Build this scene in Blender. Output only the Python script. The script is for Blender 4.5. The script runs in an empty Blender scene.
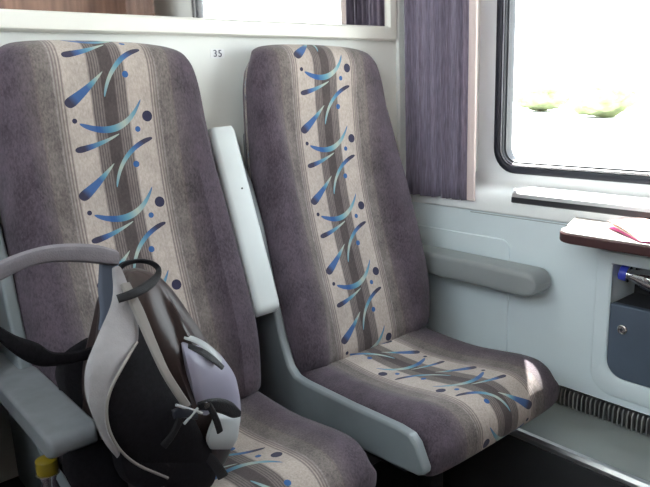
import bpy, bmesh, math, random
from mathutils import Vector, Matrix, noise
random.seed(4)
scn = bpy.context.scene
COL = scn.collection
PI = math.pi

# ------------------------------------------------------------------ camera
R = [[0.7608608354, 0.1751793768, -0.6248223548],
     [-0.6478962503, 0.1511423781, -0.7465831705],
     [-0.0363488379, 0.9728659556, 0.2284963775]]
FOC = 654.5
CAM = Vector((0, -1.45, 1.15))
cd = bpy.data.cameras.new('camera'); co = bpy.data.objects.new('camera', cd); COL.objects.link(co)
cd.sensor_width = 36; cd.lens = FOC / 650 * 36; cd.clip_start = .02; cd.clip_end = 500
m4 = Matrix(R).to_4x4(); m4.translation = CAM; co.matrix_world = m4
scn.camera = co

def at(u, v, y):
    """point of the place on the plane Y = y seen at (u, v) of the photograph"""
    r = Matrix(R) @ Vector((u - 325, 243.5 - v, -FOC))
    return CAM + r * ((y - CAM.y) / r.y)

# ------------------------------------------------------------------ materials
def new_mat(name):
    m = bpy.data.materials.new(name); m.use_nodes = True
    return m, m.node_tree, m.node_tree.nodes['Principled BSDF']

def mat(name, col, rough=.5, metal=0, spec=.5, var=.06, scale=12, bump=0, bscale=60, coat=0, sheen=0, trans=0, stretch=None):
    m, nt, b = new_mat(name)
    tc = nt.nodes.new('ShaderNodeTexCoord'); mp = nt.nodes.new('ShaderNodeMapping')
    nt.links.new(tc.outputs['Object'], mp.inputs[0])
    if stretch: mp.inputs['Scale'].default_value = stretch
    n = nt.nodes.new('ShaderNodeTexNoise'); n.inputs['Scale'].default_value = scale; n.inputs['Detail'].default_value = 5
    nt.links.new(mp.outputs[0], n.inputs['Vector'])
    cr = nt.nodes.new('ShaderNodeValToRGB')
    cr.color_ramp.elements[0].position = .3; cr.color_ramp.elements[1].position = .7
    cr.color_ramp.elements[0].color = [c * (1 - var) for c in col] + [1]
    cr.color_ramp.elements[1].color = [min(1, c * (1 + var)) for c in col] + [1]
    nt.links.new(n.outputs['Fac'], cr.inputs[0]); nt.links.new(cr.outputs[0], b.inputs['Base Color'])
    b.inputs['Roughness'].default_value = rough; b.inputs['Metallic'].default_value = metal
    b.inputs['Specular IOR Level'].default_value = spec
    b.inputs['Coat Weight'].default_value = coat; b.inputs['Sheen Weight'].default_value = sheen
    b.inputs['Transmission Weight'].default_value = trans
    if bump:
        n2 = nt.nodes.new('ShaderNodeTexNoise'); n2.inputs['Scale'].default_value = bscale; n2.inputs['Detail'].default_value = 3
        nt.links.new(mp.outputs[0], n2.inputs['Vector'])
        bp = nt.nodes.new('ShaderNodeBump'); bp.inputs['Strength'].default_value = bump; bp.inputs['Distance'].default_value = .004
        nt.links.new(n2.outputs['Fac'], bp.inputs['Height']); nt.links.new(bp.outputs[0], b.inputs['Normal'])
    return m

M = {}
M['cream'] = mat('cream_laminate', (.78, .80, .77), .42, var=.02)
M['frame'] = mat('ivory_frame', (.80, .79, .74), .38, var=.02)
M['panel'] = mat('pale_blue_grey_panel', (.70, .785, .82), .38, var=.03, scale=5)
M['white'] = mat('white_plastic', (.84, .86, .86), .35, var=.02)
M['post'] = mat('pale_post', (.74, .76, .74), .35, var=.02)
M['joint'] = mat('grey_joint', (.28, .32, .34), .6)
M['shell'] = mat('blue_grey_seat_shell', (.195, .22, .235), .38, var=.06)
M['arm_light'] = mat('light_grey_armrest', (.56, .60, .60), .4, var=.03)
M['arm_grey'] = mat('grey_armrest_rubber', (.26, .28, .285), .3, var=.04)
M['arm_left'] = mat('worn_grey_armrest', (.15, .16, .175), .5, var=.10, scale=30)
M['rubber'] = mat('black_rubber', (.018, .02, .028), .35, var=.1)
M['chrome'] = mat('brushed_metal', (.62, .62, .62), .25, metal=1, var=.05)
M['alu'] = mat('aluminium', (.75, .75, .76), .3, metal=.9, var=.03)
M['dark_metal'] = mat('dark_metal', (.05, .05, .055), .4, metal=.6)
M['floor'] = mat('dark_floor', (.035, .03, .028), .55, var=.25, scale=90)
M['ceil'] = mat('ceiling_white', (.75, .75, .72), .6)
M['wood'] = mat('brown_wood', (.26, .15, .12), .4, var=.35, scale=7, stretch=(9, 9, .5))
M['heater'] = mat('grey_heater_cover', (.30, .33, .325), .22, var=.10, scale=4)
M['fin'] = mat('heater_fin', (.34, .33, .33), .35, metal=.7)
M['table'] = mat('table_laminate', (.46, .42, .38), .25, var=.04, coat=.3)
M['table_edge'] = mat('brown_table_edge', (.055, .022, .022), .4)
M['bin'] = mat('dark_blue_grey_bin', (.085, .11, .15), .42, var=.06)
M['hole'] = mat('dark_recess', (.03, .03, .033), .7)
M['curtain'] = mat('purple_grey_curtain', (.20, .17, .235), .8, var=.35, scale=60, sheen=.2, stretch=(6, 6, .4), bump=.1)
M['hem'] = mat('pale_pink_curtain_hem', (.74, .61, .59), .7, var=.05)
M['pink'] = mat('pink_paper', (.75, .10, .35), .5)
M['peach'] = mat('peach_paper', (.80, .45, .36), .5)
M['paper'] = mat('white_paper', (.8, .78, .74), .6)
M['ink'] = mat('dark_blue_ink', (.08, .08, .13), .6)
M['blue_cap'] = mat('blue_plastic_cap', (.04, .06, .52), .35)
M['yellow_cap'] = mat('yellow_plastic_cap', (.20, .14, .008), .4)
M['bag_pad'] = mat('grey_beige_padding', (.26, .245, .255), .75, var=.08, scale=60, bump=.25, bscale=400)
M['bag_arc'] = mat('mauve_grey_padding', (.165, .15, .165), .75, var=.08, scale=60, bump=.25, bscale=400)
M['bag_trim'] = mat('beige_piping', (.22, .20, .185), .7)
M['bag_brown'] = mat('brown_satin_fabric', (.036, .024, .023), .34, spec=.4, var=.3, scale=9)
M['bag_black'] = mat('black_mesh_fabric', (.008, .007, .009), .75, spec=.15, var=.3, scale=150, bump=.2, bscale=300)
M['bag_lilac'] = mat('lilac_grey_nylon', (.29, .28, .36), .36, var=.08, scale=14)
M['bag_slate'] = mat('slate_blue_webbing', (.07, .085, .12), .7)
M['webbing'] = mat('black_webbing', (.012, .012, .014), .5, spec=.3, bump=.3, bscale=500)
M['silver_trim'] = mat('silver_grey_nylon', (.36, .38, .39), .35)
M['field'] = mat('dry_meadow', (.60, .61, .57), .9, var=.1, scale=.2)
M['bush'] = mat('pale_foliage', (.26, .29, .15), .9, var=.3, scale=1.5)
M['trunk'] = mat('bark', (.12, .09, .06), .9)

def clear_mat(name, tint, gloss=.08, rough=.03):
    m, nt, b = new_mat(name); nt.nodes.remove(b)
    out = nt.nodes['Material Output']
    t = nt.nodes.new('ShaderNodeBsdfTransparent'); t.inputs[0].default_value = (*tint, 1)
    g = nt.nodes.new('ShaderNodeBsdfGlossy'); g.inputs['Roughness'].default_value = rough
    mx = nt.nodes.new('ShaderNodeMixShader'); fr = nt.nodes.new('ShaderNodeLayerWeight'); fr.inputs[0].default_value = gloss * 3
    nt.links.new(fr.outputs['Fresnel'], mx.inputs[0]); nt.links.new(t.outputs[0], mx.inputs[1]); nt.links.new(g.outputs[0], mx.inputs[2])
    nt.links.new(mx.outputs[0], out.inputs[0]); return m
M['glass'] = clear_mat('window_glass', (.97, .98, .97), .03)
M['pet'] = clear_mat('clear_plastic', (.84, .89, .92), .32, .12)
mm, nt, b = new_mat('mirror_silver')
b.inputs['Metallic'].default_value = 1; b.inputs['Roughness'].default_value = .03; b.inputs['Base Color'].default_value = (.86, .86, .83, 1)
M['mirror'] = mm

# --- moquette seat fabric: stripes along the seat, brush strokes and dots repeated along v
def fabric():
    m, nt, b = new_mat('striped_moquette')
    L = nt.links.new
    def val(x, sock):
        if isinstance(x, (int, float)): sock.default_value = x
        else: L(x, sock)
    def mth(op, a, b_=0.0, c=0.0):
        n = nt.nodes.new('ShaderNodeMath'); n.operation = op
        val(a, n.inputs[0]); val(b_, n.inputs[1]); val(c, n.inputs[2]); return n.outputs[0]
    uv = nt.nodes.new('ShaderNodeUVMap'); uv.uv_map = 'UVMap'
    sp = nt.nodes.new('ShaderNodeSeparateXYZ'); L(uv.outputs[0], sp.inputs[0])
    at_ = nt.nodes.new('ShaderNodeAttribute'); at_.attribute_type = 'OBJECT'; at_.attribute_name = 'pattern_shift'
    u = sp.outputs[0]; v = mth('ADD', sp.outputs[1], at_.outputs['Fac'])
    au = mth('ABSOLUTE', u)
    # stripes by |u|
    cr = nt.nodes.new('ShaderNodeValToRGB'); cr.color_ramp.interpolation = 'LINEAR'
    L(mth('DIVIDE', au, .30), cr.inputs[0])
    core = (.075, .060, .060); mid = (.17, .142, .135); beige = (.40, .345, .31); line = (.14, .115, .11)
    side = (.072, .056, .071); olive = (.150, .128, .122)
    stops = [(0, core), (.013, core), (.016, mid), (.036, mid), (.041, beige), (.0905, beige), (.0935, line),
             (.0965, beige), (.0995, line), (.1025, (.31, .27, .25)), (.1055, line), (.1085, (.26, .23, .22)), (.112, olive), (.138, olive), (.142, line), (.146, (.108, .090, .095)), (.178, side), (.30, side)]
    e = cr.color_ramp.elements
    e[0].position = 0; e[0].color = (*core, 1); e[1].position = 1; e[1].color = (*side, 1)
    for p, c in stops[1:-1]:
        q = e.new(p / .30); q.color = (*c, 1)
    col = cr.outputs[0]
    def mix(fac, a, bb, blend='MIX'):
        n = nt.nodes.new('ShaderNodeMix'); n.data_type = 'RGBA'; n.blend_type = blend
        val(fac, n.inputs[0]); L(a, n.inputs[6])
        if isinstance(bb, tuple): n.inputs[7].default_value = (*bb, 1)
        else: L(bb, n.inputs[7])
        return n.outputs[2]
    # fine dark lines inside the dark band
    for a0, a1 in ((.0175, .0192), (.023, .0247), (.0285, .0302), (.034, .0357)):
        k = mth('MULTIPLY', mth('GREATER_THAN', au, a0), mth('LESS_THAN', au, a1))
        col = mix(mth('MULTIPLY', k, .75), col, (.06, .05, .05))
    # mottled pile
    tc = nt.nodes.new('ShaderNodeTexCoord')
    mp = nt.nodes.new('ShaderNodeMapping'); mp.inputs['Scale'].default_value = (1, 1, .45); L(tc.outputs['Object'], mp.inputs[0])
    n1 = nt.nodes.new('ShaderNodeTexNoise'); n1.inputs['Scale'].default_value = 260; n1.inputs['Detail'].default_value = 4; n1.inputs['Roughness'].default_value = .7
    L(mp.outputs[0], n1.inputs['Vector'])
    n2 = nt.nodes.new('ShaderNodeTexNoise'); n2.inputs['Scale'].default_value = 16; n2.inputs['Detail'].default_value = 4
    L(tc.outputs['Object'], n2.inputs['Vector'])
    g = mth('ADD', mth('MULTIPLY', n1.outputs['Fac'], 1.5), mth('MULTIPLY', n2.outputs['Fac'], .9))
    g = mth('SUBTRACT', mth('MULTIPLY', g, 1.35), .57)
    g = mth('ADD', mth('MULTIPLY', mth('SUBTRACT', g, 1.0), mth('SUBTRACT', 1.0, mth('MULTIPLY', mth('LESS_THAN', au, .108), .5))), 1.0)
    vm = nt.nodes.new('ShaderNodeVectorMath'); vm.operation = 'SCALE'; L(col, vm.inputs[0]); L(g, vm.inputs['Scale'])
    col = vm.outputs[0]
    P = .186
    def wrap(cv):
        x = mth('DIVIDE', mth('SUBTRACT', v, cv), P)
        x = mth('SUBTRACT', mth('FRACT', mth('ADD', x, 100.5)), .5)
        return mth('MULTIPLY', x, P)
    navy = (.012, .014, .05); blue = (.022, .095, .27); teal = (.12, .30, .38); cream = (.38, .44, .38)
    def stroke(p0, p1, sag, w0, w1, ramp, wm=None):
        nonlocal col
        cx, cy = (p0[0] + p1[0]) / 2 - .005, (p0[1] + p1[1]) / 2
        dx, dy = p1[0] - p0[0], p1[1] - p0[1]; Ln = math.hypot(dx, dy); c, s = dx / Ln, dy / Ln; h = Ln / 2
        du = mth('SUBTRACT', u, cx); dv = wrap(cy)
        ss = mth('ADD', mth('MULTIPLY', du, c), mth('MULTIPLY', dv, s))
        tt = mth('SUBTRACT', mth('MULTIPLY', dv, c), mth('MULTIPLY', du, s))
        q = mth('DIVIDE', ss, h); q2 = mth('MULTIPLY', q, q)
        tcv = mth('MULTIPLY', mth('SUBTRACT', 1.0, q2), sag)
        f = mth('MULTIPLY', mth('ADD', q, 1.0), .5)
        w = mth('ADD', mth('MULTIPLY', f, w1 - w0), w0)
        if wm: w = mth('ADD', w, mth('MULTIPLY', mth('SUBTRACT', 1.0, q2), wm))
        rnd = mth('SQRT', mth('MAXIMUM', mth('SUBTRACT', 1.0, mth('MULTIPLY', mth('MULTIPLY', q2, q2), mth('MULTIPLY', q2, q2))), 0.0))
        w = mth('MULTIPLY', w, rnd)
        k = mth('LESS_THAN', mth('ABSOLUTE', mth('SUBTRACT', tt, tcv)), w)
        k = mth('MULTIPLY', k, mth('LESS_THAN', q2, 1.0))
        r = nt.nodes.new('ShaderNodeValToRGB'); L(f, r.inputs[0])
        e = r.color_ramp.elements
        e[0].position = ramp[0][0]; e[0].color = (*ramp[0][1], 1); e[1].position = ramp[-1][0]; e[1].color = (*ramp[-1][1], 1)
        for p, cc in ramp[1:-1]:
            z = e.new(p); z.color = (*cc, 1)
        col = mix(mth('MULTIPLY', k, .92), col, r.outputs[0])
    def dot(cu, cv, r, c):
        nonlocal col
        du = mth('SUBTRACT', u, cu - .005); dv = wrap(cv)
        d = mth('SQRT', mth('ADD', mth('MULTIPLY', du, du), mth('MULTIPLY', dv, dv)))
        col = mix(mth('MULTIPLY', mth('LESS_THAN', d, r), .95), col, c)
    stroke((-.064, .010), (.072, .054), -.034, .0065, .0030, [(0, blue), (.25, blue), (.45, teal), (.62, cream), (.8, teal), (1, blue)], .002)
    stroke((-.080, -.042), (.016, -.014), -.004, .0075, .0015, [(0, navy), (.2, navy), (.35, blue), (.6, teal), (.8, cream), (1, cream)])
    stroke((.088, -.027), (-.006, -.124), -.020, .0062, .0030, [(0, navy), (.15, navy), (.3, blue), (.5, teal), (.7, cream), (1, teal)])
    stroke((-.086, -.139), (-.004, -.074), -.003, .0125, .0012, [(0, navy), (.12, navy), (.25, blue), (.55, blue), (.7, teal), (.85, cream), (1, cream)])
    dot(-.073, .017, .005, navy); dot(.083, .019, .0115, navy); dot(.058, -.007, .006, blue); dot(.044, -.080, .0068, blue)
    L(col, b.inputs['Base Color']); b.inputs['Roughness'].default_value = .9
    b.inputs['Sheen Weight'].default_value = .12; b.inputs['Sheen Roughness'].default_value = .5
    b.inputs['Specular IOR Level'].default_value = .15
    bp = nt.nodes.new('ShaderNodeBump'); bp.inputs['Strength'].default_value = .35; bp.inputs['Distance'].default_value = .002
    L(n1.outputs['Fac'], bp.inputs['Height']); L(bp.outputs[0], b.inputs['Normal'])
    return m
M['fabric'] = fabric()

# ------------------------------------------------------------------ object helpers
def origin(o):
    while o.parent: o = o.parent
    return o.location.copy()

def link(name, bm, m, parent=None, smooth=True, bevel=0, seg=2, sub=0, loc=None):
    """link one mesh; its points are given in the place's coordinates"""
    o_ = origin(parent) if parent else (Vector(loc) if loc else Vector((0, 0, 0)))
    bmesh.ops.translate(bm, verts=bm.verts, vec=-o_)
    bmesh.ops.recalc_face_normals(bm, faces=bm.faces)
    me = bpy.data.meshes.new(name); bm.to_mesh(me); bm.free()
    me.materials.append(m)
    for p in me.polygons: p.use_smooth = smooth
    o = bpy.data.objects.new(name, me); COL.objects.link(o)
    if parent: o.parent = parent
    elif loc: o.location = loc
    if bevel:
        md = o.modifiers.new('bevel', 'BEVEL'); md.width = bevel; md.segments = seg; md.limit_method = 'ANGLE'; md.angle_limit = .6
        md.harden_normals = False
    if sub:
        md = o.modifiers.new('sub', 'SUBSURF'); md.levels = sub; md.render_levels = sub
    if smooth and (bevel or not sub):
        try:
            me.set_sharp_from_angle(angle=.7)
        except Exception: pass
    return o

def tag(o, label, cat, group=None):
    o['label'] = label; o['category'] = cat
    if group: o['group'] = group
    return o

def thing(name, loc, label, cat, group=None):
    o = bpy.data.objects.new(name, None); COL.objects.link(o); o.location = loc; o.empty_display_size = .05
    return tag(o, label, cat, group)

def struct(o):
    o['kind'] = 'structure'; return o

def box(bm, x0, x1, y0, y1, z0, z1):
    vs = [bm.verts.new((x, y, z)) for x in (x0, x1) for y in (y0, y1) for z in (z0, z1)]
    for f in ((0, 1, 3, 2), (4, 6, 7, 5), (0, 4, 5, 1), (2, 3, 7, 6), (0, 2, 6, 4), (1, 5, 7, 3)):
        bm.faces.new([vs[i] for i in f])
    return bm

def B(*a):
    return box(bmesh.new(), *a)

def prism(pts, axis, a0, a1, bm=None):
    """extrude a closed 2-D outline along an axis"""
    bm = bm or bmesh.new()
    def P(p, a):
        return {'x': (a, p[0], p[1]), 'y': (p[0], a, p[1]), 'z': (p[0], p[1], a)}[axis]
    A = [bm.verts.new(P(p, a0)) for p in pts]; C = [bm.verts.new(P(p, a1)) for p in pts]
    bm.faces.new(A); bm.faces.new(C[::-1]); n = len(pts)
    for i in range(n): bm.faces.new((A[i], A[(i + 1) % n], C[(i + 1) % n], C[i]))
    return bm

def rrect(a0, a1, b0, b1, r, n=8):
    """rounded rectangle outline; r may be four radii (a0b0, a1b0, a1b1, a0b1)"""
    rr = r if isinstance(r, (tuple, list)) else (r,) * 4
    out = []
    for k, (ca, cb, sa, sb, st) in enumerate(((a0, b0, 1, 1, PI), (a1, b0, -1, 1, 1.5 * PI), (a1, b1, -1, -1, 0), (a0, b1, 1, -1, .5 * PI))):
        r_ = max(rr[k], .0003)
        for i in range(n + 1):
            t = st + (PI / 2) * i / n
            out.append((ca + sa * r_ + r_ * math.cos(t), cb + sb * r_ + r_ * math.sin(t)))
    return out

def loft(rings, closed=True, cap=True, bm=None):
    bm = bm or bmesh.new()
    vr = [[bm.verts.new(p) for p in r] for r in rings]; n = len(rings[0])
    for a, c in zip(vr, vr[1:]):
        for i in range(n if closed else n - 1):
            bm.faces.new((a[i], a[(i + 1) % n], c[(i + 1) % n], c[i]))
    if cap and closed:
        bm.faces.new(vr[0]); bm.faces.new(vr[-1][::-1])
    return bm

def frames(path):
    path = [Vector(p) for p in path]; T = []
    for i in range(len(path)):
        T.append((path[min(i + 1, len(path) - 1)] - path[max(i - 1, 0)]).normalized())
    return path, T

def smooth_path(pts, n=6):
    """Catmull-Rom through points (tuples of any length)"""
    P = [tuple(p) for p in pts]; P = [P[0]] + P + [P[-1]]; out = []
    for i in range(1, len(P) - 2):
        for k in range(n):
            t = k / n
            out.append(tuple(.5 * (2 * b + (c - a) * t + (2 * a - 5 * b + 4 * c - d) * t * t + (3 * b - a - 3 * c + d) * t ** 3)
                             for a, b, c, d in zip(P[i - 1], P[i], P[i + 1], P[i + 2])))
    out.append(P[-2]); return out

def tube(path, r, n=10, bm=None):
    path, T = frames(path); rings = []
    ref = Vector((0, 0, 1)) if abs(T[0].z) < .9 else Vector((1, 0, 0)); u = T[0].cross(ref).normalized()
    for i, (p, t) in enumerate(zip(path, T)):
        u = (u - t * u.dot(t)).normalized(); w = t.cross(u); rr = r[i] if isinstance(r, list) else r
        rings.append([p + (u * math.cos(2 * PI * k / n) + w * math.sin(2 * PI * k / n)) * rr for k in range(n)])
    return loft(rings, bm=bm)

def lathe(prof, origin_, axis=Vector((0, 0, 1)), n=24, bm=None):
    """prof: (r, h) pairs"""
    axis = Vector(axis).normalized(); ref = Vector((1, 0, 0)) if abs(axis.x) < .9 else Vector((0, 1, 0))
    u = axis.cross(ref).normalized(); w = axis.cross(u); o = Vector(origin_)
    return loft([[o + axis * h + (u * math.cos(2 * PI * k / n) + w * math.sin(2 * PI * k / n)) * max(r, .0002) for k in range(n)] for r, h in prof], bm=bm)

def ribbon(A, Bp, th, n=5, across=9, puff=1.0, bm=None):
    """padded strap between two edge lines A and Bp (lists of points), th thick"""
    A = [Vector(p) for p in smooth_path(A, n)]; C = [Vector(p) for p in smooth_path(Bp, n)]; rings = []
    N = len(A)
    for i in range(N):
        a, c = A[i], C[i]; w = c - a
        t = ((A[min(i + 1, N - 1)] + C[min(i + 1, N - 1)]) - (A[max(i - 1, 0)] + C[max(i - 1, 0)])).normalized()
        nn = w.cross(t).normalized(); ring = []
        for s in (1, -1):
            for k in range(across):
                f = k / (across - 1) if s == 1 else 1 - k / (across - 1)
                if s == -1 and k in (0, across - 1): continue
                h = th / 2 * (1 - abs(2 * f - 1) ** 4) ** .5 if puff else th / 2
                ring.append(a + w * f + nn * (s * h))
        rings.append(ring)
    return loft(rings, bm=bm)

def copy_tree(o, parent=None):
    c = o.copy(); COL.objects.link(c); c.parent = parent
    for ch in list(o.children): copy_tree(ch, c)
    return c

# ------------------------------------------------------------------ the room shell
WX = 1.56; YB = -1.95; XC = -.45; CEIL = 2.3
struct(link('floor', B(XC, 1.75, YB, 0, -.04, 0), M['floor'], smooth=False))
struct(link('ceiling', B(XC, 1.75, YB, 0, CEIL, CEIL + .05), M['ceil'], smooth=False))
struct(link('wall_back', B(XC, 1.75, 0, .05, 0, CEIL), M['cream'], smooth=False))
struct(link('wall_opposite', B(XC, 1.75, YB - .05, YB, 0, CEIL), M['wood'], smooth=False))
# corridor side
bm = B(XC - .04, XC, YB, 0, 0, 1.35); box(bm, XC - .04, XC, YB, 0, 2.05, CEIL)
box(bm, XC - .04, XC, -.15, 0, 1.35, 2.05); box(bm, XC - .04, XC, YB, -1.80, 1.35, 2.05)
struct(link('wall_corridor', bm, M['cream'], smooth=False))
struct(link('window_2', B(XC - .024, XC - .018, -1.80, -.15, 1.35, 2.05), M['glass'], smooth=False))  # unseen corridor opening, sized so its daylight brightens the window-side wall

# window-side wall: lower panel with bin recess, sill, upper surround with window opening
BY0, BY1, BZ0, BZ1 = -.705, -.98, .405, .703
bm = bmesh.new()
box(bm, WX, 1.75, BY0, 0, .33, .79); box(bm, WX, 1.75, YB, BY1, .33, .79)
box(bm, WX, 1.75, BY1, BY0, .33, BZ0); box(bm, WX, 1.75, BY1, BY0, BZ1, .79)
box(bm, WX + .13, 1.75, BY1, BY0, BZ0, BZ1)
struct(link('wall_window', bm, M['panel'], smooth=False))
struct(link('wall_window_lower', B(1.66, 1.75, YB, 0, 0, .33), M['panel'], smooth=False))
struct(link('shade_panel_back', B(XC, 1.37, -.012, 0, 0, .34), M['hole'], bevel=.002))  # dark sheet added low on the partition for the black under-seat shade
sill = [(WX, .788), (WX, .812), (WX + .004, .826), (WX + .012, .838), (WX + .026, .846), (WX + .05, .849), (1.645, .853),
        (1.662, .860), (1.671, .872), (1.675, .888), (1.75, .888), (1.75, .788)]
struct(link('trim_1', prism(sill, 'y', YB, 0), M['white']))
# upper surround: rectangle with rounded opening
GY0, GY1, GZ0, GZ1 = -1.48, -.268, .893, 1.72
hole = rrect(GY0, GY1, GZ0, GZ1, .07, 8); n = len(hole)
def ring_outer(pts, y0, y1, z0, z1):
    out = []
    k = n // 4
    cs = [(y0, z0), (y1, z0), (y1, z1), (y0, z1)]
    for q in range(4):
        c = cs[q]
        for i in range(k):
            p = pts[q * k + i]
            if i < k // 2: out.append((c[0], p[1]) if q in (0, 2) else (p[0], c[1]))
            elif i == k // 2: out.append(c)
            else: out.append((p[0], c[1]) if q in (0, 2) else (c[0], p[1]))
    return out
outer = ring_outer(hole, YB, 0, .888, CEIL)
def plate(outer, inner, x0, x1):
    return loft([[(x0, *p) for p in outer], [(x0, *p) for p in inner], [(x1, *p) for p in inner], [(x1, *p) for p in outer], [(x0, *p) for p in outer]], cap=False)
bm = plate(outer, hole, 1.675, 1.75); bmesh.ops.remove_doubles(bm, verts=bm.verts, dist=1e-5)
struct(link('wall_window_upper', bm, M['white'], smooth=False))
# raised lip round the window surround
o1 = rrect(-1.47, -.198, .90, 1.80, .05); i1 = rrect(-1.45, -.212, .90, 1.78, .04)
struct(link('trim_2', B(1.655, 1.676, -.205, -.185, .885, CEIL), M['post'], bevel=.006))
# window: black gasket, inner metal line, glass
def ring_profile(prof, a0=GY0, a1=GY1, b0=GZ0, b1=GZ1, r=.07):
    """prof: (inset, x)"""
    rings = []
    for ins, x in prof: rings.append([(x, *p) for p in rrect(a0 + ins, a1 - ins, b0 + ins, b1 - ins, r - ins, 8)])
    rings.append(rings[0]); bm = loft(rings, cap=False); bmesh.ops.remove_doubles(bm, verts=bm.verts, dist=1e-6); return bm
win = link('window_1', ring_profile([(-.004, 1.678), (-.004, 1.669), (.005, 1.666), (.014, 1.669), (.016, 1.675), (.022, 1.675), (.025, 1.685), (.025, 1.72), (-.001, 1.72)]), M['rubber'])
struct(win)
link('window_bead', ring_profile([(.0165, 1.674), (.0165, 1.672), (.0195, 1.672), (.0195, 1.6745)]), M['alu'], win)
link('window_frame', ring_profile([(.025, 1.684), (.028, 1.684), (.029, 1.70), (.025, 1.70)]), M['dark_metal'], win)
link('window_pane', prism(rrect(GY0 + .024, GY1 - .024, GZ0 + .024, GZ1 - .024, .046), 'x', 1.70, 1.705), M['glass'], win, smooth=False)

# corner post beside the curtain and the partition moulding
struct(link('trim_3', B(1.524, 1.56, -.014, 0, 0, CEIL), M['post'], bevel=.004))
# recessed panel joints on the window wall
struct(link('trim_4', prism(rrect(-.405, -.002, .34, .716, (.003, .003, .003, .03)), 'x', WX - .005, WX + .002), M['panel'], bevel=.0025))
struct(link('trim_5', B(WX - .0015, WX + .002, YB, -.265, .7815, .7838), M['joint'], smooth=False))

# heater: fins below the panel and the grey box below
h = struct(link('baseboard_window', prism([(1.376, .0), (1.376, .247), (1.382, .255), (1.40, .258), (1.655, .262), (1.655, 0)], 'y', YB, -.001), M['heater']))
struct(link('trim_6', prism([(1.369, .242), (1.369, .252), (1.376, .260), (1.388, .2605), (1.388, .257), (1.377, .253), (1.3755, .242)], 'y', YB, -.002), M['alu']))
struct(link('trim_7', B(1.366, 1.3755, YB, -.003, .0, .2415), M['hole'], smooth=False))
ht = thing('radiator', (1.60, -.6, .26), 'dark ribbed radiator strip in the slot under the pale window wall', 'radiator')
link('back_plate', B(1.64, 1.655, -1.93, -.05, .264, .33), M['hole'], ht, smooth=False)
link('pipe', tube([(1.60, -.05, .292), (1.60, -1.93, .292)], .009), M['fin'], ht)
def fin_bm(y): return prism([(1.572, .266), (1.568, .274), (1.568, .306), (1.574, .316), (1.636, .316), (1.636, .266)], 'y', y - .0022, y + .0022)
f0 = link('fin', fin_bm(-.30), M['fin'], ht, bevel=.0008, seg=1)
for i in range(1, 60):
    c = f0.copy(); COL.objects.link(c); c.parent = ht; c.location = (0, -i * .0125, 0)

# ------------------------------------------------------------------ wall mirror on the partition
mr = thing('wall_mirror', (.6, 0, 1.29), 'long mirror in an ivory frame on the partition above the seats', 'mirror')
def frame_xz(o, i, prof):
    rings = []
    for f, y in prof:
        rings.append([(a[0] * (1 - f) + c[0] * f, y, a[1] * (1 - f) + c[1] * f) for a, c in zip(o, i)])
    rings.append(rings[0]); bm = loft(rings, cap=False); bmesh.ops.remove_doubles(bm, verts=bm.verts, dist=1e-6); return bm
fo = rrect(-.36, 1.515, 1.287, 1.86, .004, 3); fi = rrect(-.32, 1.481, 1.328, 1.82, .004, 3)
link('frame', frame_xz(fo, fi, [(0, -.0005), (0, -.012), (.12, -.018), (.85, -.018), (1, -.008), (1, -.0005)]), M['frame'], mr)
link('mirror_glass', B(-.325, 1.486, -.006, -.001, 1.323, 1.825), M['mirror'], mr, smooth=False)

# seat number
sn = thing('seat_number_sticker', (.889, -.001, 1.246), 'small white seat number sticker on the partition between the two headrests', 'sticker')
link('sticker_base', prism(rrect(.870, .910, 1.235, 1.258, .004), 'y', -.0008, -.0002), M['white'], sn, smooth=False)
cu = bpy.data.curves.new('digits', 'FONT'); cu.body = '35'; cu.size = .024; cu.align_x = 'CENTER'; cu.align_y = 'CENTER'; cu.extrude = .0003; cu.space_character = 1.15
tmp = bpy.data.objects.new('digits_tmp', cu); COL.objects.link(tmp)
dg = bpy.context.evaluated_depsgraph_get(); me = bpy.data.meshes.new_from_object(tmp.evaluated_get(dg)); bpy.data.objects.remove(tmp)
me.transform(Matrix.Translation((0, -.0020, 0)) @ Matrix.Rotation(PI / 2, 4, 'X')); me.materials.append(M['ink'])
o = bpy.data.objects.new('digits', me); COL.objects.link(o); o.parent = sn

# ------------------------------------------------------------------ seats
def seat_body(stations, na=26, e=4.2, relief=None, flip=1, ush=0):
    """stations: (surface point(y,z), inner point(y,z), half width). returns bmesh with UV (u across, v along)"""
    bm = bmesh.new(); uvl = bm.loops.layers.uv.new('UVMap'); data = {}
    rings = []; v = 0; prev = None; ns = len(stations)
    for si, st_ in enumerate(stations):
        S, I, w = st_[:3]; off = st_[3] if len(st_) > 3 else 0
        S = Vector((0, *S)); I = Vector((0, *I)); mid = (S + I) / 2; half = (S - I) / 2
        if prev is not None: v += (S - prev).length
        prev = S; ring = []
        M_ = 2 * na
        for k in range(M_):
            t = 2 * PI * k / M_
            c, s = math.cos(t), math.sin(t)
            x = math.copysign(abs(c) ** (2 / e), c) * w + off
            hgt = math.copysign(abs(s) ** (2 / e), s)
            p = mid + half * hgt + Vector((x, 0, 0))
            if relief and s > 0: p += half.normalized() * relief(x, w, si / (ns - 1)) * min(1, s * 1.6)
            vt = bm.verts.new(p); data[vt] = (x, v, s); ring.append(vt)
        rings.append(ring)
    n = len(rings[0])
    for a, c in zip(rings, rings[1:]):
        for i in range(n): bm.faces.new((a[i], a[(i + 1) % n], c[(i + 1) % n], c[i]))
    bm.faces.new(rings[0]); bm.faces.new(rings[-1][::-1])
    for f in bm.faces:
        for l in f.loops:
            x, vv, s = data[l.vert]
            if s < -.05: x = .28
            l[uvl].uv = (flip * x + ush, flip * vv)
    return bm

def smoothstep(a, b, x):
    t = max(0, min(1, (x - a) / (b - a))); return t * t * (3 - 2 * t)

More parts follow.
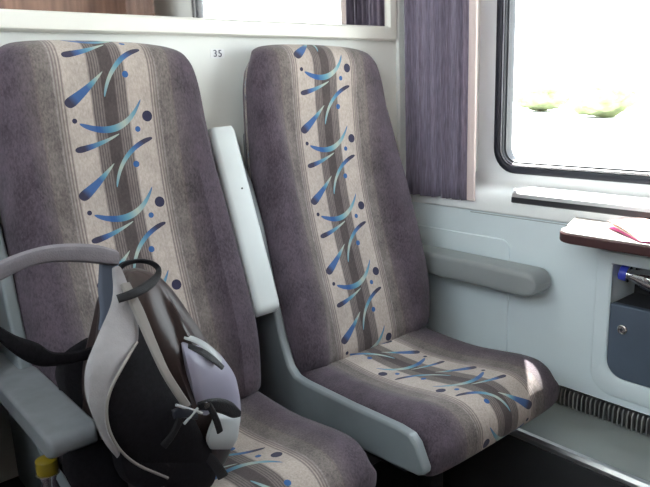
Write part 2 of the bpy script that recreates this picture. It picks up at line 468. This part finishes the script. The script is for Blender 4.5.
def back_stations(ext):
    # front surface profile (y, z), back profile (y, z), half width, bottom to top
    # front surface (y, z), rear (y, z), half width, sideways offset; bottom to top
    key = [(-.246, .445, -.10, .43, .240, 0, .0), (-.250, .50, -.10, .50, .243, .0, .3), (-.226, .60, -.085, .60, .249, 0, .8), (-.194, .70, -.065, .70, .248, 0, 1),
           (-.164, .80, -.05, .80, .244, 0, 1), (-.139, .90, -.038, .90, .238, 0, .9), (-.121, 1.00, -.028, 1.0, .231, 0, .7), (-.111, 1.10, -.022, 1.09, .225, 0, .45),
           (-.107, 1.17, -.02, 1.15, .221, 0, .25), (-.103, 1.212, -.022, 1.19, .214, 0, .1), (-.095, 1.236, -.024, 1.20, .207, 0, 0), (-.080, 1.253, -.026, 1.208, .198, 0, 0),
           (-.052, 1.262, -.029, 1.213, .188, 0, 0), (-.034, 1.259, -.031, 1.216, .180, 0, 0), (-.022, 1.248, -.030, 1.218, .172, 0, 0)]
    out = smooth_path(key, 4)
    return [((a, b), (c, d), w + ext * k / 2, o + ext * k / 2) for a, b, c, d, w, o, k in out]
def back_relief(x, w, f):
    a = abs(x - (w - .24) * .8)
    wing = smoothstep(.135, .175, a) * (1 - smoothstep(w - .02, w, a) * .8) * .030 * (1 - smoothstep(.38, .62, f)) * smoothstep(0, .06, f)
    pil = .006 * (1 - (a / w) ** 2) * smoothstep(.45, .7, f)
    lum = -.006 * smoothstep(.0, .12, f) * (1 - smoothstep(.25, .5, f)) * (1 - a / w)
    return wing + pil + lum
def cushion_stations():
    key = [(-.175, .462, -.19, .40, .236), (-.21, .466, -.22, .395, .238), (-.28, .462, -.28, .39, .240), (-.36, .457, -.36, .385, .241), (-.44, .460, -.43, .366, .242), (-.52, .470, -.50, .366, .243),
           (-.58, .479, -.55, .366, .243), (-.625, .481, -.58, .366, .243), (-.655, .473, -.60, .368, .240), (-.675, .457, -.61, .370, .237),
           (-.687, .435, -.62, .369, .242), (-.689, .405, -.62, .368, .240), (-.682, .380, -.62, .367, .236), (-.664, .368, -.62, .364, .230)]
    return [((a, b), (c, d), w) for a, b, c, d, w in smooth_path(key, 4)]
def cush_relief(x, w, f):
    a = abs(x)
    return (.016 * smoothstep(.12, .19, a) * (1 - smoothstep(w - .015, w, a) * .7) * (1 - smoothstep(.45, .75, f))) * smoothstep(0, .1, f)

SC = 1.148; PITCH = .587
def make_seat(cx, label, ext, flip):
    root = thing('train_seat', (cx, -.35, 0), label, 'seat')
    g = 'fixed seats along the partition'
    root['group'] = g
    def T(bm): bmesh.ops.translate(bm, verts=bm.verts, vec=(cx, 0, 0)); return bm
    bk = link('backrest', T(seat_body(back_stations(ext), relief=back_relief, ush=.003)), M['fabric'], root); bk['pattern_shift'] = 0.0
    cs = link('seat_cushion', T(seat_body(cushion_stations(), relief=cush_relief, e=4, flip=flip)), M['fabric'], root); cs['pattern_shift'] = 0.0
    prof = [(-.030, 1.02), (-.062, .995), (-.100, .93), (-.138, .83), (-.178, .67), (-.215, .55), (-.240, .492), (-.262, .474), (-.30, .470), (-.46, .470), (-.60, .474), (-.638, .470), (-.655, .455),
            (-.678, .408), (-.676, .396), (-.660, .388), (-.594, .383), (-.45, .375), (-.25, .35), (-.12, .35), (-.03, .35)]
    link('side_shell', T(prism(prof, 'x', -.268, -.243)), M['shell'], root, bevel=.009, seg=3)
    link('back_shell', T(B(-.205, .205, -.024, -.004, .36, 1.05)), M['shell'], root, bevel=.008)
    link('seat_pan', T(prism([(-.60, .366), (-.60, .358), (-.30, .346), (-.02, .345), (-.02, .39), (-.19, .40)], 'x', -.24, .24)), M['dark_metal'], root, smooth=False)
    for s in (-1, 1):
        link('bracket', T(B(s * .18 - .02, s * .18 + .02, -.14, -.03, .0, .352)), M['dark_metal'], root, bevel=.004)
        for yy, zz in ((-.52, .362), (-.60, .371)):
            link('bolt', T(lathe([(.007, 0), (.007, .006), (.004, .009)], (s * .222, yy, zz + .010), (0, 0, -1), 10)), M['chrome'], root)
    return root
seatR = make_seat(SC, 'striped fabric seat nearest the window, empty, its whole cushion in view', .040, -1)
seatL = make_seat(SC - PITCH, 'striped fabric seat with the backpack sitting on it', .014, 1)
seatF = copy_tree(seatL); seatF.location.x = SC - 2 * PITCH; seatF['label'] = 'striped fabric seat at the far left beyond the lowered armrest, hardly in view'
for k, lb in enumerate(('striped fabric seat of the opposite row by the window', 'striped fabric seat in the middle of the opposite row', 'striped fabric seat of the opposite row by the corridor')):
    so_ = copy_tree(seatL); so_.rotation_euler.z = PI; so_.location = (SC - k * PITCH - .02, YB + .35, 0); so_['label'] = lb; so_['group'] = 'fixed seats of the opposite row'
SHIFT = {'R': (-.014, 0.035), 'L': (0.081, 0.0)}
for s, k in ((seatR, 'R'), (seatL, 'L')):
    for c in s.children:
        if c.name.startswith('backrest'): c['pattern_shift'] = SHIFT[k][0]
        if c.name.startswith('seat_cushion'):
            c['pattern_shift'] = SHIFT[k][1]
            if k == 'L': c.location.y = .045

# cross beam under the seats
bmx = thing('support_beam', (.6, -.42, 0), 'dark steel beam running under the row of seats', 'beam')
link('beam', B(-.40, 1.36, -.47, -.40, .30, .345), M['dark_metal'], bmx, bevel=.004)
for x in (-.1, 1.18): link('leg', B(x - .025, x + .025, -.46, -.41, 0, .302), M['dark_metal'], bmx, bevel=.004)

# ------------------------------------------------------------------ armrests
def arm_bm(p0, p1, w, t, up, rad=.5):
    """padded bar from p0 to p1 with rounded far end; up = thickness direction"""
    p0, p1, up = Vector(p0), Vector(p1), Vector(up).normalized(); d = (p1 - p0); L_ = d.length; d.normalize(); sd = d.cross(up).normalized(); up = sd.cross(d)
    rings = []
    ss = [0, .012, .05, L_ * .5, L_ - t * .5] + [L_ - t * .5 + t * .5 * math.sin(a) for a in (.4, .75, 1.05, 1.3, 1.5)]
    for s in ss:
        q = max(0, s - (L_ - t * .5)) / (t * .5); sc = math.sqrt(max(0, 1 - q * q)); sc = max(sc, .08)
        if s < .01: sc = .9
        hw = w / 2 * (.72 + .28 * sc if s > .1 else sc); hh = t / 2 * (sc if s > .1 else sc)
        prof = rrect(-hw, hw, -hh, hh, min(hw, hh) * rad, 5)
        rings.append([p0 + d * s + sd * a + up * b_ for a, b_ in prof])
    return loft(rings)
XM = .842
a = thing('armrest', (XM, -.05, .64), 'light grey armrest folded upright between the two seats', 'armrest')
link('armrest_pad', arm_bm((XM - .004, -.062, 1.066), (XM + .006, -.205, .628), .070, .052, (0, -1, -.2)), M['arm_light'], a)
link('pivot', tube([(XM - .02, -.03, 1.02), (XM + .02, -.03, 1.02)], .018), M['dark_metal'], a)
link('mount', B(XM - .012, XM + .012, -.05, -.002, .98, 1.04), M['dark_metal'], a)
link('screw', lathe([(.0025, 0), (.0025, .001)], (XM + .001, -.144, .93), (0, -1, -.3), 10), M['rubber'], a)
XL = SC - 1.5 * PITCH
a = thing('armrest', (XL, -.05, .62), 'grey armrest folded down at the left beside the backpack', 'armrest')
link('armrest_pad', arm_bm((XL + .016, -.06, .634), (XL + .016, -.494, .634), .080, .040, (0, 0, 1), .36), M['arm_left'], a)
link('pivot', tube([(XL - .02, -.05, .62), (XL + .03, -.05, .62)], .02), M['dark_metal'], a)
link('mount', B(XL - .012, XL + .012, -.06, -.002, .59, .65), M['dark_metal'], a)
a = thing('armrest', (1.51, -.05, .60), 'grey armrest fixed along the window wall beside the right seat', 'armrest')
link('armrest_pad', arm_bm((1.503, -.025, .628), (1.503, -.548, .628), .092, .068, (0, 0, 1), .4), M['arm_grey'], a)
link('mount', B(1.535, WX - .004, -.45, -.05, .605, .650), M['dark_metal'], a, bevel=.002)

# ------------------------------------------------------------------ curtain
cu_root = thing('curtain', (1.54, -.15, .815), 'purple grey pleated curtain drawn aside beside the train window', 'curtain')
bm = bmesh.new(); NX = 200; NZ = 22; grid = []
y0, y1 = -.028, -.262
for j in range(NZ + 1):
    z = .817 + (1.92 - .817) * j / NZ; row = []
    for i in range(NX + 1):
        f = i / NX
        ph = 2 * PI * (9 * f + .55 * math.sin(7 * f + .4) + .25 * noise.noise(Vector((f * 4, z * 1.1, 1))))
        amp = .0150 * (.75 + .5 * noise.noise(Vector((f * 9, z * .8, 4))))
        x = 1.538 + .012 * f + amp * (1.7 * abs(math.sin(ph * .5)) - .9) + .003 * math.sin(2.3 * ph + 1)
        y = y0 + (y1 - y0) * f + .004 * math.cos(ph)
        row.append(bm.verts.new((x, y, z + (.0015 * math.sin(ph * .5) if j == 0 else 0))))
    grid.append(row)
for r0, r1 in zip(grid, grid[1:]):
    for i in range(NX): bm.faces.new((r0[i], r0[i + 1], r1[i + 1], r1[i]))
c = link('fabric_panel', bm, M['curtain'], cu_root); md = c.modifiers.new('thick', 'SOLIDIFY'); md.thickness = .0015; md.offset = 0
bm = bmesh.new(); rows = []
for j in range(NZ + 1):
    z = .818 + (1.92 - .818) * j / NZ; w = .003 * noise.noise(Vector((0, z * 3, 8)))
    rows.append([(1.549, -.258 + w, z), (1.545, -.270 + w, z), (1.547, -.284 + w, z), (1.552, -.286 + w, z), (1.556, -.272 + w, z), (1.554, -.258 + w, z)])
link('hem', loft(rows), M['hem'], cu_root)
link('curtain_rail', B(1.53, 1.56, YB + .02, -.016, 1.925, 1.95), M['alu'], cu_root)
# curtain at the other end of the window
oc = thing('curtain', (1.54, -1.6, .815), 'purple brown pleated curtain at the far side of the window, seen in the mirror', 'curtain')
bm = bmesh.new(); grid = []
for j in range(9):
    z = .815 + 1.105 * j / 8; row = []
    for i in range(121):
        f = i / 120; ph = 2 * PI * 10 * f + noise.noise(Vector((f * 4, z, 9)))
        row.append(bm.verts.new((1.535 + .010 * math.sin(ph), -1.62 - .28 * f, z)))
    grid.append(row)
for r0, r1 in zip(grid, grid[1:]):
    for i in range(120): bm.faces.new((r0[i], r0[i + 1], r1[i + 1], r1[i]))
c = link('fabric_panel', bm, M['wood'], oc); md = c.modifiers.new('thick', 'SOLIDIFY'); md.thickness = .0015; md.offset = 0

# ------------------------------------------------------------------ sill grille
gr = thing('air_grille', (1.61, -.95, .85), 'slotted metal air grille set along the window sill', 'grille')
link('front_lip', prism([(1.562, .824), (1.5575, .827), (1.559, .840), (1.566, .842)], 'y', -1.50, -.405), M['dark_metal'], gr)
link('frame', prism([(1.560, .8395), (1.562, .850), (1.572, .8575), (1.580, .8575), (1.578, .850), (1.570, .840)], 'y', -1.50, -.405), M['alu'], gr)
link('base_plate', B(1.576, 1.655, -1.50, -.405, .8535, .8555), M['fin'], gr, smooth=False)
for i in range(6):
    x = 1.584 + i * .0125
    link('slat', B(x - .0048, x + .0048, -1.495, -.41, .8555, .860), M['alu'], gr, bevel=.001, seg=1)

# ------------------------------------------------------------------ table
TZ = .808; TX = .020
tb = thing('folding_table', (1.46, -.95, .78), 'small wall table with dark brown edge under the window', 'table')
def tab_outline(ins):
    pts = [(1.558, -.595 - ins), (1.49, -.612 - ins), (1.43, -.632 - ins)]
    cx, cy, r = 1.405, -.69, .05 - ins
    for i in range(9):
        t = math.radians(62 + (180 - 62) * i / 8); pts.append((cx + r * math.cos(t), cy + r * math.sin(t)))
    pts += [(1.355 + ins, -1.18 + ins)]
    for i in range(7):
        t = math.radians(180 + 90 * i / 6); pts.append((1.405 + r * math.cos(t), -1.20 + r * math.sin(t)))
    pts += [(1.558, -1.25 + ins)]
    return [(x + (TX if x < 1.5 else 0), y) for x, y in pts]
link('edge_band', prism(tab_outline(0), 'z', TZ - .026, TZ - .003), M['table_edge'], tb, bevel=.003)
link('tabletop', prism(tab_outline(.003), 'z', TZ - .0035, TZ), M['table'], tb, bevel=.001)
link('bracket', prism([(1.5585, .735), (1.5585, TZ - .026), (1.44, TZ - .026), (1.44, TZ - .034), (1.545, .735)], 'y', -.98, -.95), M['dark_metal'], tb, smooth=False)

# open leaflet on the table
lf = thing('leaflet', (1.41, -.80, TZ), 'open pink and white leaflet lying on the wall table', 'leaflet')
sp0 = Vector((1.384, -.842, TZ + .002)); sdir = Vector((.86, -.50, 0)).normalized(); wdir = Vector((.62, .78, 0)).normalized()
def leaf(ang, Ln, Wd, z0):
    rows = []
    for i in range(7):
        f = i / 6; a = math.radians(ang) * (1 - .5 * f); d = wdir * (f * Wd * math.cos(a)) + Vector((0, 0, 1)) * (z0 + f * Wd * math.sin(a))
        p = sp0 + d; q = p + sdir * Ln
        rows.append([p, q, q + Vector((0, 0, .0008)), p + Vector((0, 0, .0008))])
    return loft(rows)
link('cover', leaf(1, .095, .155, .0), M['pink'], lf)
link('page', leaf(6, .092, .150, .001), M['paper'], lf)
link('page', leaf(11, .092, .150, .002), M['peach'], lf)
wdir = Vector((.10, -.99, 0)).normalized(); sdir = Vector((.95, .05, 0)).normalized()
link('cover', leaf(3, .095, .10, .0), M['pink'], lf)
link('page', leaf(7, .092, .098, .001), M['paper'], lf)

# ------------------------------------------------------------------ litter bin in the wall
bn = thing('waste_bin', (1.58, -.84, .42), 'dark blue grey built-in waste bin with round lock under the table', 'bin')
bo = rrect(-1.03, -.665, .352, .733, (.04, .06, .012, .012), 8); bi = rrect(BY1, BY0, BZ0, BZ1, (.01, .05, .006, .006), 8)
rings = [[(x, *(Vector(a).lerp(Vector(c), f))) for a, c in zip(bo, bi)] for f, x in ((0, WX + .001), (0, WX - .006), (.08, WX - .009), (.9, WX - .009), (1, WX - .005), (1, WX + .004))]
link('surround', loft(rings + [rings[0]], cap=False), M['panel'], bn)
bm = B(WX + .120, WX + .128, BY1 + .002, BY0 - .002, BZ0 + .002, BZ1 - .002)
link('liner', bm, M['hole'], bn, smooth=False)
flap = link('flap', prism(rrect(BY1 + .004, BY0 - .003, BZ0 + .003, .602, (.01, .045, .004, .004), 8), 'x', WX - .012, WX + .010), M['bin'], bn, bevel=.003)
link('lock', lathe([(.0125, 0), (.0125, .004), (.010, .006), (.0085, .004), (.0085, .0035)], (WX - .012, -.744, .541), (-1, 0, 0), 24), M['chrome'], flap)
link('keyhole', lathe([(.0045, 0), (.0045, .0045)], (WX - .0125, -.744, .541), (-1, 0, 0), 16), M['rubber'], flap)
link('bag_shelf', B(WX + .012, WX + .118, BY1 + .004, BY0 - .004, .590, .600), M['hole'], bn, smooth=False)

def bottle(name, base, axis, H_, r, cap_m, label, capr=.015, caph=.020):
    root = thing(name, base, label, 'bottle')
    ax = Vector(axis).normalized(); nk = capr * .82
    prof = [(r * .6, 0), (r * .95, .004), (r, .015), (r * .96, H_ * .2), (r, H_ * .25), (r * .94, H_ * .35), (r, H_ * .4), (r * .95, H_ * .5), (r, H_ * .58), (r * .85, H_ * .7), (r * .5, H_ * .82), (nk, H_ * .87), (nk, H_ - caph - .004), (capr * 1.1, H_ - caph - .003), (capr * 1.1, H_ - caph - .001), (nk, H_ - caph), (nk, H_ - .004)]
    link('bottle_body', lathe(prof, base, ax, 20), M['pet'], root)
    link('cap', lathe([(capr, H_ - caph), (capr * 1.03, H_ - caph * .6), (capr, H_ - .002), (capr * .85, H_)], base, ax, 24), cap_m, root)
    return root
axb = Vector((-.10, .93, .12)).normalized(); capc = Vector((1.578, -.7245, .677))
bottle('water_bottle', capc - axb * .195, axb, .205, .033, M['blue_cap'], 'clear plastic bottle with blue cap lying in the bin opening', .0185, .020)
bottle('juice_bottle', (.262, -.40, .3455), (0, 0, 1), .2300, .0215, M['yellow_cap'], 'bottle with yellow cap standing below the left armrest', .0172, .024)

# ------------------------------------------------------------------ backpack on the left seat
bp = thing('backpack', (.46, -.42, .462), 'brown and grey backpack slumped on the left seat with its straps up', 'backpack')
rings = []
body = [(.478, .462, .095, .09), (.490, .462, .108, .105), (.52, .464, .118, .115), (.57, .466, .122, .122), (.62, .464, .120, .120), (.67, .458, .108, .112), (.72, .450, .092, .098),
        (.77, .444, .075, .082), (.81, .440, .062, .066), (.84, .437, .048, .050), (.858, .434, .030, .032), (.864, .434, .010, .012)]
for z, cx, rx, ry in smooth_path(body, 3):
    ring = []
    for k in range(64):
        t = 2 * PI * k / 64; c, s = math.cos(t), math.sin(t)
        # the folds hang from the top down the front of the bag
        w = max(0, math.sin(PI * min(1, max(0, (z - .5) / .36))))
        fold = 1 + w * (.13 * abs(math.sin(6.5 * t + 5 * (z - .5) + 1.2)) - .07 + .06 * abs(math.sin(11 * t - 14 * z)))
        nz = .02 * noise.noise(Vector((c * 2, s * 2, z * 9)))
        ring.append((cx + math.copysign(abs(c) ** .85, c) * rx * fold + nz * .3, -.415 + math.copysign(abs(s) ** .85, s) * ry * fold + nz * .4, z))
    rings.append(ring)
link('body', loft(rings), M['bag_brown'], bp)

def pix(lst): return [at(u, v, y) for u, v, y in lst]
# black mesh back panel, bulging toward the camera on the left half
def blob(pts_px, depth, mat_, name, parent=bp, puff=.02, nn=4):
    """cushioned panel from rows of (u_left, u_right, v, y)"""
    A = [at(a, v, y) for a, c, v, y in pts_px]; C = [at(c, v + 0, y + .01) for a, c, v, y in pts_px]
    A = [Vector(p) for p in smooth_path(A, nn)]; C = [Vector(p) for p in smooth_path(C, nn)]; rings = []; N = len(A)
    for i in range(N):
        a, c = A[i], C[i]; w = c - a; f_ = i / (N - 1); env = (1 - abs(2 * f_ - 1) ** 3) ** .5 if 0 < f_ < 1 else 0
        tow = (CAM - (a + c) / 2); tow.z *= .3; tow.normalize(); ring = []
        for s in (1, -1):
            for k in range(13):
                f = k / 12 if s == 1 else 1 - k / 12
                if s == -1 and k in (0, 12): continue
                e = math.sqrt(max(0, 1 - (2 * f - 1) ** 4))
                ring.append(a + w * f + tow * (s * (depth if s == -1 else puff) * e * (.15 + .85 * env)))
        rings.append(ring)
    return link(name, loft(rings), mat_, parent)
blob([(126, 142, 318, -.520), (112, 158, 350, -.545), (103, 172, 380, -.560), (103, 187, 405, -.568), (108, 200, 430, -.568), (118, 212, 452, -.558), (135, 214, 472, -.54), (160, 205, 484, -.53)], .05, M['bag_black'], 'back_panel', puff=.012)
# dark bottom of the bag
blob([(112, 200, 440, -.545), (112, 212, 455, -.545), (116, 216, 470, -.54), (126, 214, 482, -.535), (150, 205, 494, -.525)], .06, M['bag_black'], 'bottom_panel', puff=.02)
# black hip belt wing pushed back between the armrest and the backrest
blob([(86, 108, 338, -.29), (64, 110, 353, -.30), (55, 112, 372, -.31), (60, 115, 392, -.33), (68, 118, 412, -.36), (76, 122, 432, -.39), (82, 128, 452, -.43), (90, 136, 470, -.46)], .025, M['bag_black'], 'belt_and_shade', puff=.01)
blob([(70, 106, 440, -.475), (64, 112, 452, -.485), (62, 120, 466, -.49), (66, 126, 478, -.495), (74, 130, 492, -.50)], .02, M['bag_black'], 'belt_and_shade', puff=.008)  # added black patch standing in for the deep shade below the armrest
# shoulder strap: wide grey padded strap hanging down the left of the bag
A = pix([(112, 268, -.50), (112, 300, -.525), (98, 335, -.555), (86, 366, -.575), (85, 392, -.58), (92, 415, -.58), (103, 438, -.575), (116, 456, -.57)])
Bq = pix([(120, 266, -.50), (135, 306, -.525), (138, 340, -.56), (124, 362, -.585), (111, 388, -.59), (106, 410, -.59), (110, 432, -.585), (120, 450, -.575)])
st = link('shoulder_strap', ribbon(A, Bq, .014), M['bag_pad'], bp)
E_ = pix([(137, 342, -.568), (124, 364, -.594), (111, 389, -.599), (106.5, 410, -.599), (110, 432, -.594), (122, 452, -.58), (140, 466, -.57), (168, 478, -.56)])
link('piping', tube(smooth_path(E_, 5), .0022, 8), M['bag_trim'], st)
# second, narrow strap running down to the buckle
A = pix([(120, 285, -.520), (132, 310, -.545), (146, 342, -.570), (160, 372, -.590), (172, 392, -.60), (183, 408, -.60)])
Bq = pix([(130, 283, -.520), (143, 308, -.545), (156, 340, -.570), (168, 368, -.590), (180, 388, -.60), (190, 403, -.60)])
st2 = link('shoulder_strap', ribbon(A, Bq, .010), M['bag_trim'], bp)
# strap raised in an arch to the left
A = pix([(116, 250, -.49), (98, 245, -.50), (75, 243.5, -.505), (50, 245, -.51), (25, 251, -.51), (0, 261, -.505), (-18, 273, -.50), (-30, 292, -.49)])
Bq = pix([(116, 266, -.49), (98, 264, -.50), (75, 262, -.505), (50, 262.5, -.51), (27, 268, -.51), (4, 279, -.505), (-10, 289, -.50), (-18, 302, -.49)])
st3 = link('shoulder_strap', ribbon(A, Bq, .016), M['bag_arc'], bp); st3['label'] = 'strap arched upward to the left'
A = pix([(-34, 290, -.49), (-24, 306, -.485), (-6, 322, -.48), (15, 335, -.47), (38, 343, -.46), (54, 352, -.45), (80, 350, -.44), (110, 340, -.43)])
Bq = pix([(-16, 300, -.49), (-14, 322, -.485), (0, 342, -.48), (20, 358, -.47), (38, 366, -.46), (54, 366, -.45), (80, 362, -.44), (110, 352, -.43)])
link('strap_end', ribbon(A, Bq, .010), M['bag_black'], bp)
# slate webbing under the joint
A = pix([(99, 264, -.485), (98, 290, -.50), (100, 312, -.51), (98, 330, -.515)]); Bq = pix([(115, 264, -.485), (115, 290, -.50), (116, 312, -.51), (112, 330, -.515)])
link('webbing', ribbon(A, Bq, .006), M['bag_slate'], bp)
# haul loop
A = pix([(117, 268, -.50), (122, 262, -.51), (138, 259, -.515), (153, 261, -.52), (161, 268, -.525), (160, 279, -.535), (150, 290, -.545), (135, 298, -.55), (119, 303, -.545)])
Bq = pix([(120, 272, -.50), (127, 266, -.51), (139, 263, -.51), (150, 265, -.512), (156, 271, -.515), (151, 277, -.53), (141, 284, -.54), (130, 290, -.545), (116, 295, -.54)])
link('haul_loop', ribbon(A, Bq, .004), M['webbing'], bp)
# lilac pocket at the lower right
pk = blob([(180, 198, 338, -.485), (182, 213, 350, -.51), (184, 226, 362, -.522), (187, 235, 376, -.528), (190, 239, 392, -.528), (194, 241, 408, -.525), (198, 240, 424, -.525), (200, 235, 438, -.52), (204, 226, 450, -.51)], .06, M['bag_lilac'], 'pocket', puff=.022)
A = pix([(184, 334, -.49), (198, 338, -.505), (212, 347, -.52), (222, 359, -.53)]); Bq = pix([(184, 339, -.50), (197, 344, -.515), (210, 354, -.535), (220, 364, -.545)])
link('light_trim', ribbon(A, Bq, .004), M['silver_trim'], pk)
A = pix([(188, 344, -.52), (202, 348, -.535), (214, 356, -.55), (224, 366, -.555)]); Bq = pix([(188, 348, -.53), (200, 355, -.55), (211, 362, -.56), (222, 370, -.565)])
link('zip_flap', ribbon(A, Bq, .004), M['webbing'], pk)
blob([(214, 240, 412, -.548), (212, 240, 420, -.555), (208, 239, 430, -.56), (206, 237, 440, -.56), (210, 231, 449, -.55)], .02, M['silver_trim'], 'lower_pocket_panel', parent=pk, puff=.014)
# black compression strap and flap over the pocket
A = pix([(198, 402, -.585), (208, 399, -.588), (220, 398, -.585), (232, 402, -.578), (240, 410, -.565)]); Bq = pix([(198, 410, -.585), (210, 411, -.588), (222, 414, -.585), (232, 418, -.578), (239, 417, -.565)])
link('compression_strap', ribbon(A, Bq, .006), M['webbing'], bp)
A = pix([(205, 405, -.590), (210, 414, -.592), (214, 424, -.590), (217, 434, -.585)]); Bq = pix([(211, 402, -.590), (216, 411, -.592), (220, 420, -.590), (223, 430, -.585)])
link('webbing', ribbon(A, Bq, .004), M['webbing'], bp)
A = pix([(186, 400, -.585), (178, 415, -.59), (170, 432, -.585), (160, 444, -.58)]); Bq = pix([(192, 404, -.585), (184, 420, -.59), (175, 437, -.585), (166, 449, -.58)])
link('webbing', ribbon(A, Bq, .004), M['webbing'], bp)
# buckle
A = pix([(172, 410, -.60), (184, 406, -.603), (196, 411, -.60)]); Bq = pix([(174, 419, -.60), (185, 418, -.603), (196, 420, -.60)])
bk = link('buckle', ribbon(A, Bq, .010), M['rubber'], bp)
for (a_, b_) in (((176, 405, -.608), (202, 413, -.600)), ((184, 424, -.608), (198, 408, -.605))):
    link('buckle_bar', tube(smooth_path(pix([a_, b_]), 3), .0022, 8), M['silver_trim'], bk)
link('ring', lathe([(.005, 0), (.005, .003), (.003, .003)], at(206, 405, -.598), (0, -1, 0), 14), M['chrome'], bp)
# hanging black strap tails
A = pix([(196, 455, -.545), (206, 462, -.55), (214, 472, -.55), (218, 480, -.545)]); Bq = pix([(204, 448, -.545), (214, 455, -.55), (223, 466, -.55), (228, 474, -.545)])
link('strap_tail', ribbon(A, Bq, .004), M['webbing'], bp)

# ------------------------------------------------------------------ outdoors
struct(link('ground', B(1.9, 260, -160, 160, -1.3, -1.2), M['field'], smooth=False))
for i in range(9):
    y = -40 + i * 8.5 + random.uniform(-.8, .8); x = 44 + random.uniform(-5, 6); h_ = random.uniform(1.7, 2.7); w_ = random.uniform(1.9, 3.1)
    r = thing('bush', (x, y, -1.2), 'pale sunlit bush in the row beyond the train window', 'bush', 'bushes far beyond the window')
    bm = bmesh.new(); bmesh.ops.create_icosphere(bm, subdivisions=4, radius=1)
    for v in bm.verts:
        d = 1 + .28 * noise.noise(v.co * 2.1 + Vector((i * 3, 0, 0))) + .12 * noise.noise(v.co * 6)
        v.co = Vector((v.co.x * w_ * d, v.co.y * w_ * d, h_ * .55 + v.co.z * h_ * .5 * d)) + Vector((x, y, -1.2))
    link('foliage', bm, M['bush'], r)
    link('trunk', tube([(x, y, -1.2), (x + .1, y, -.6)], [.14, .10]), M['trunk'], r)

# ------------------------------------------------------------------ light
wd = bpy.data.worlds.new('sky'); scn.world = wd; wd.use_nodes = True; nt = wd.node_tree
bg = nt.nodes['Background']; bg.inputs[1].default_value = 5.5
tc = nt.nodes.new('ShaderNodeTexCoord'); sp = nt.nodes.new('ShaderNodeSeparateXYZ'); cr = nt.nodes.new('ShaderNodeValToRGB')
nt.links.new(tc.outputs['Generated'], sp.inputs[0]); nt.links.new(sp.outputs[2], cr.inputs[0])
cr.color_ramp.elements[0].color = (.90, .95, 1, 1); cr.color_ramp.elements[1].color = (.80, .90, 1, 1)
nt.links.new(cr.outputs[0], bg.inputs[0])
sl = bpy.data.lights.new('sun', 'SUN'); sl.energy = 34; sl.angle = math.radians(.6); sl.color = (1, .98, .95)
so = bpy.data.objects.new('sun', sl); COL.objects.link(so)
to_sun = Vector((1, .81, 1.53)).normalized()
so.rotation_euler = to_sun.to_track_quat('Z', 'Y').to_euler(); so.location = (4, 2, 6)
vs = scn.view_settings; vs.view_transform = 'Standard'; vs.look = 'None'; vs.exposure = .42; vs.gamma = 1; vs.use_curve_mapping = False
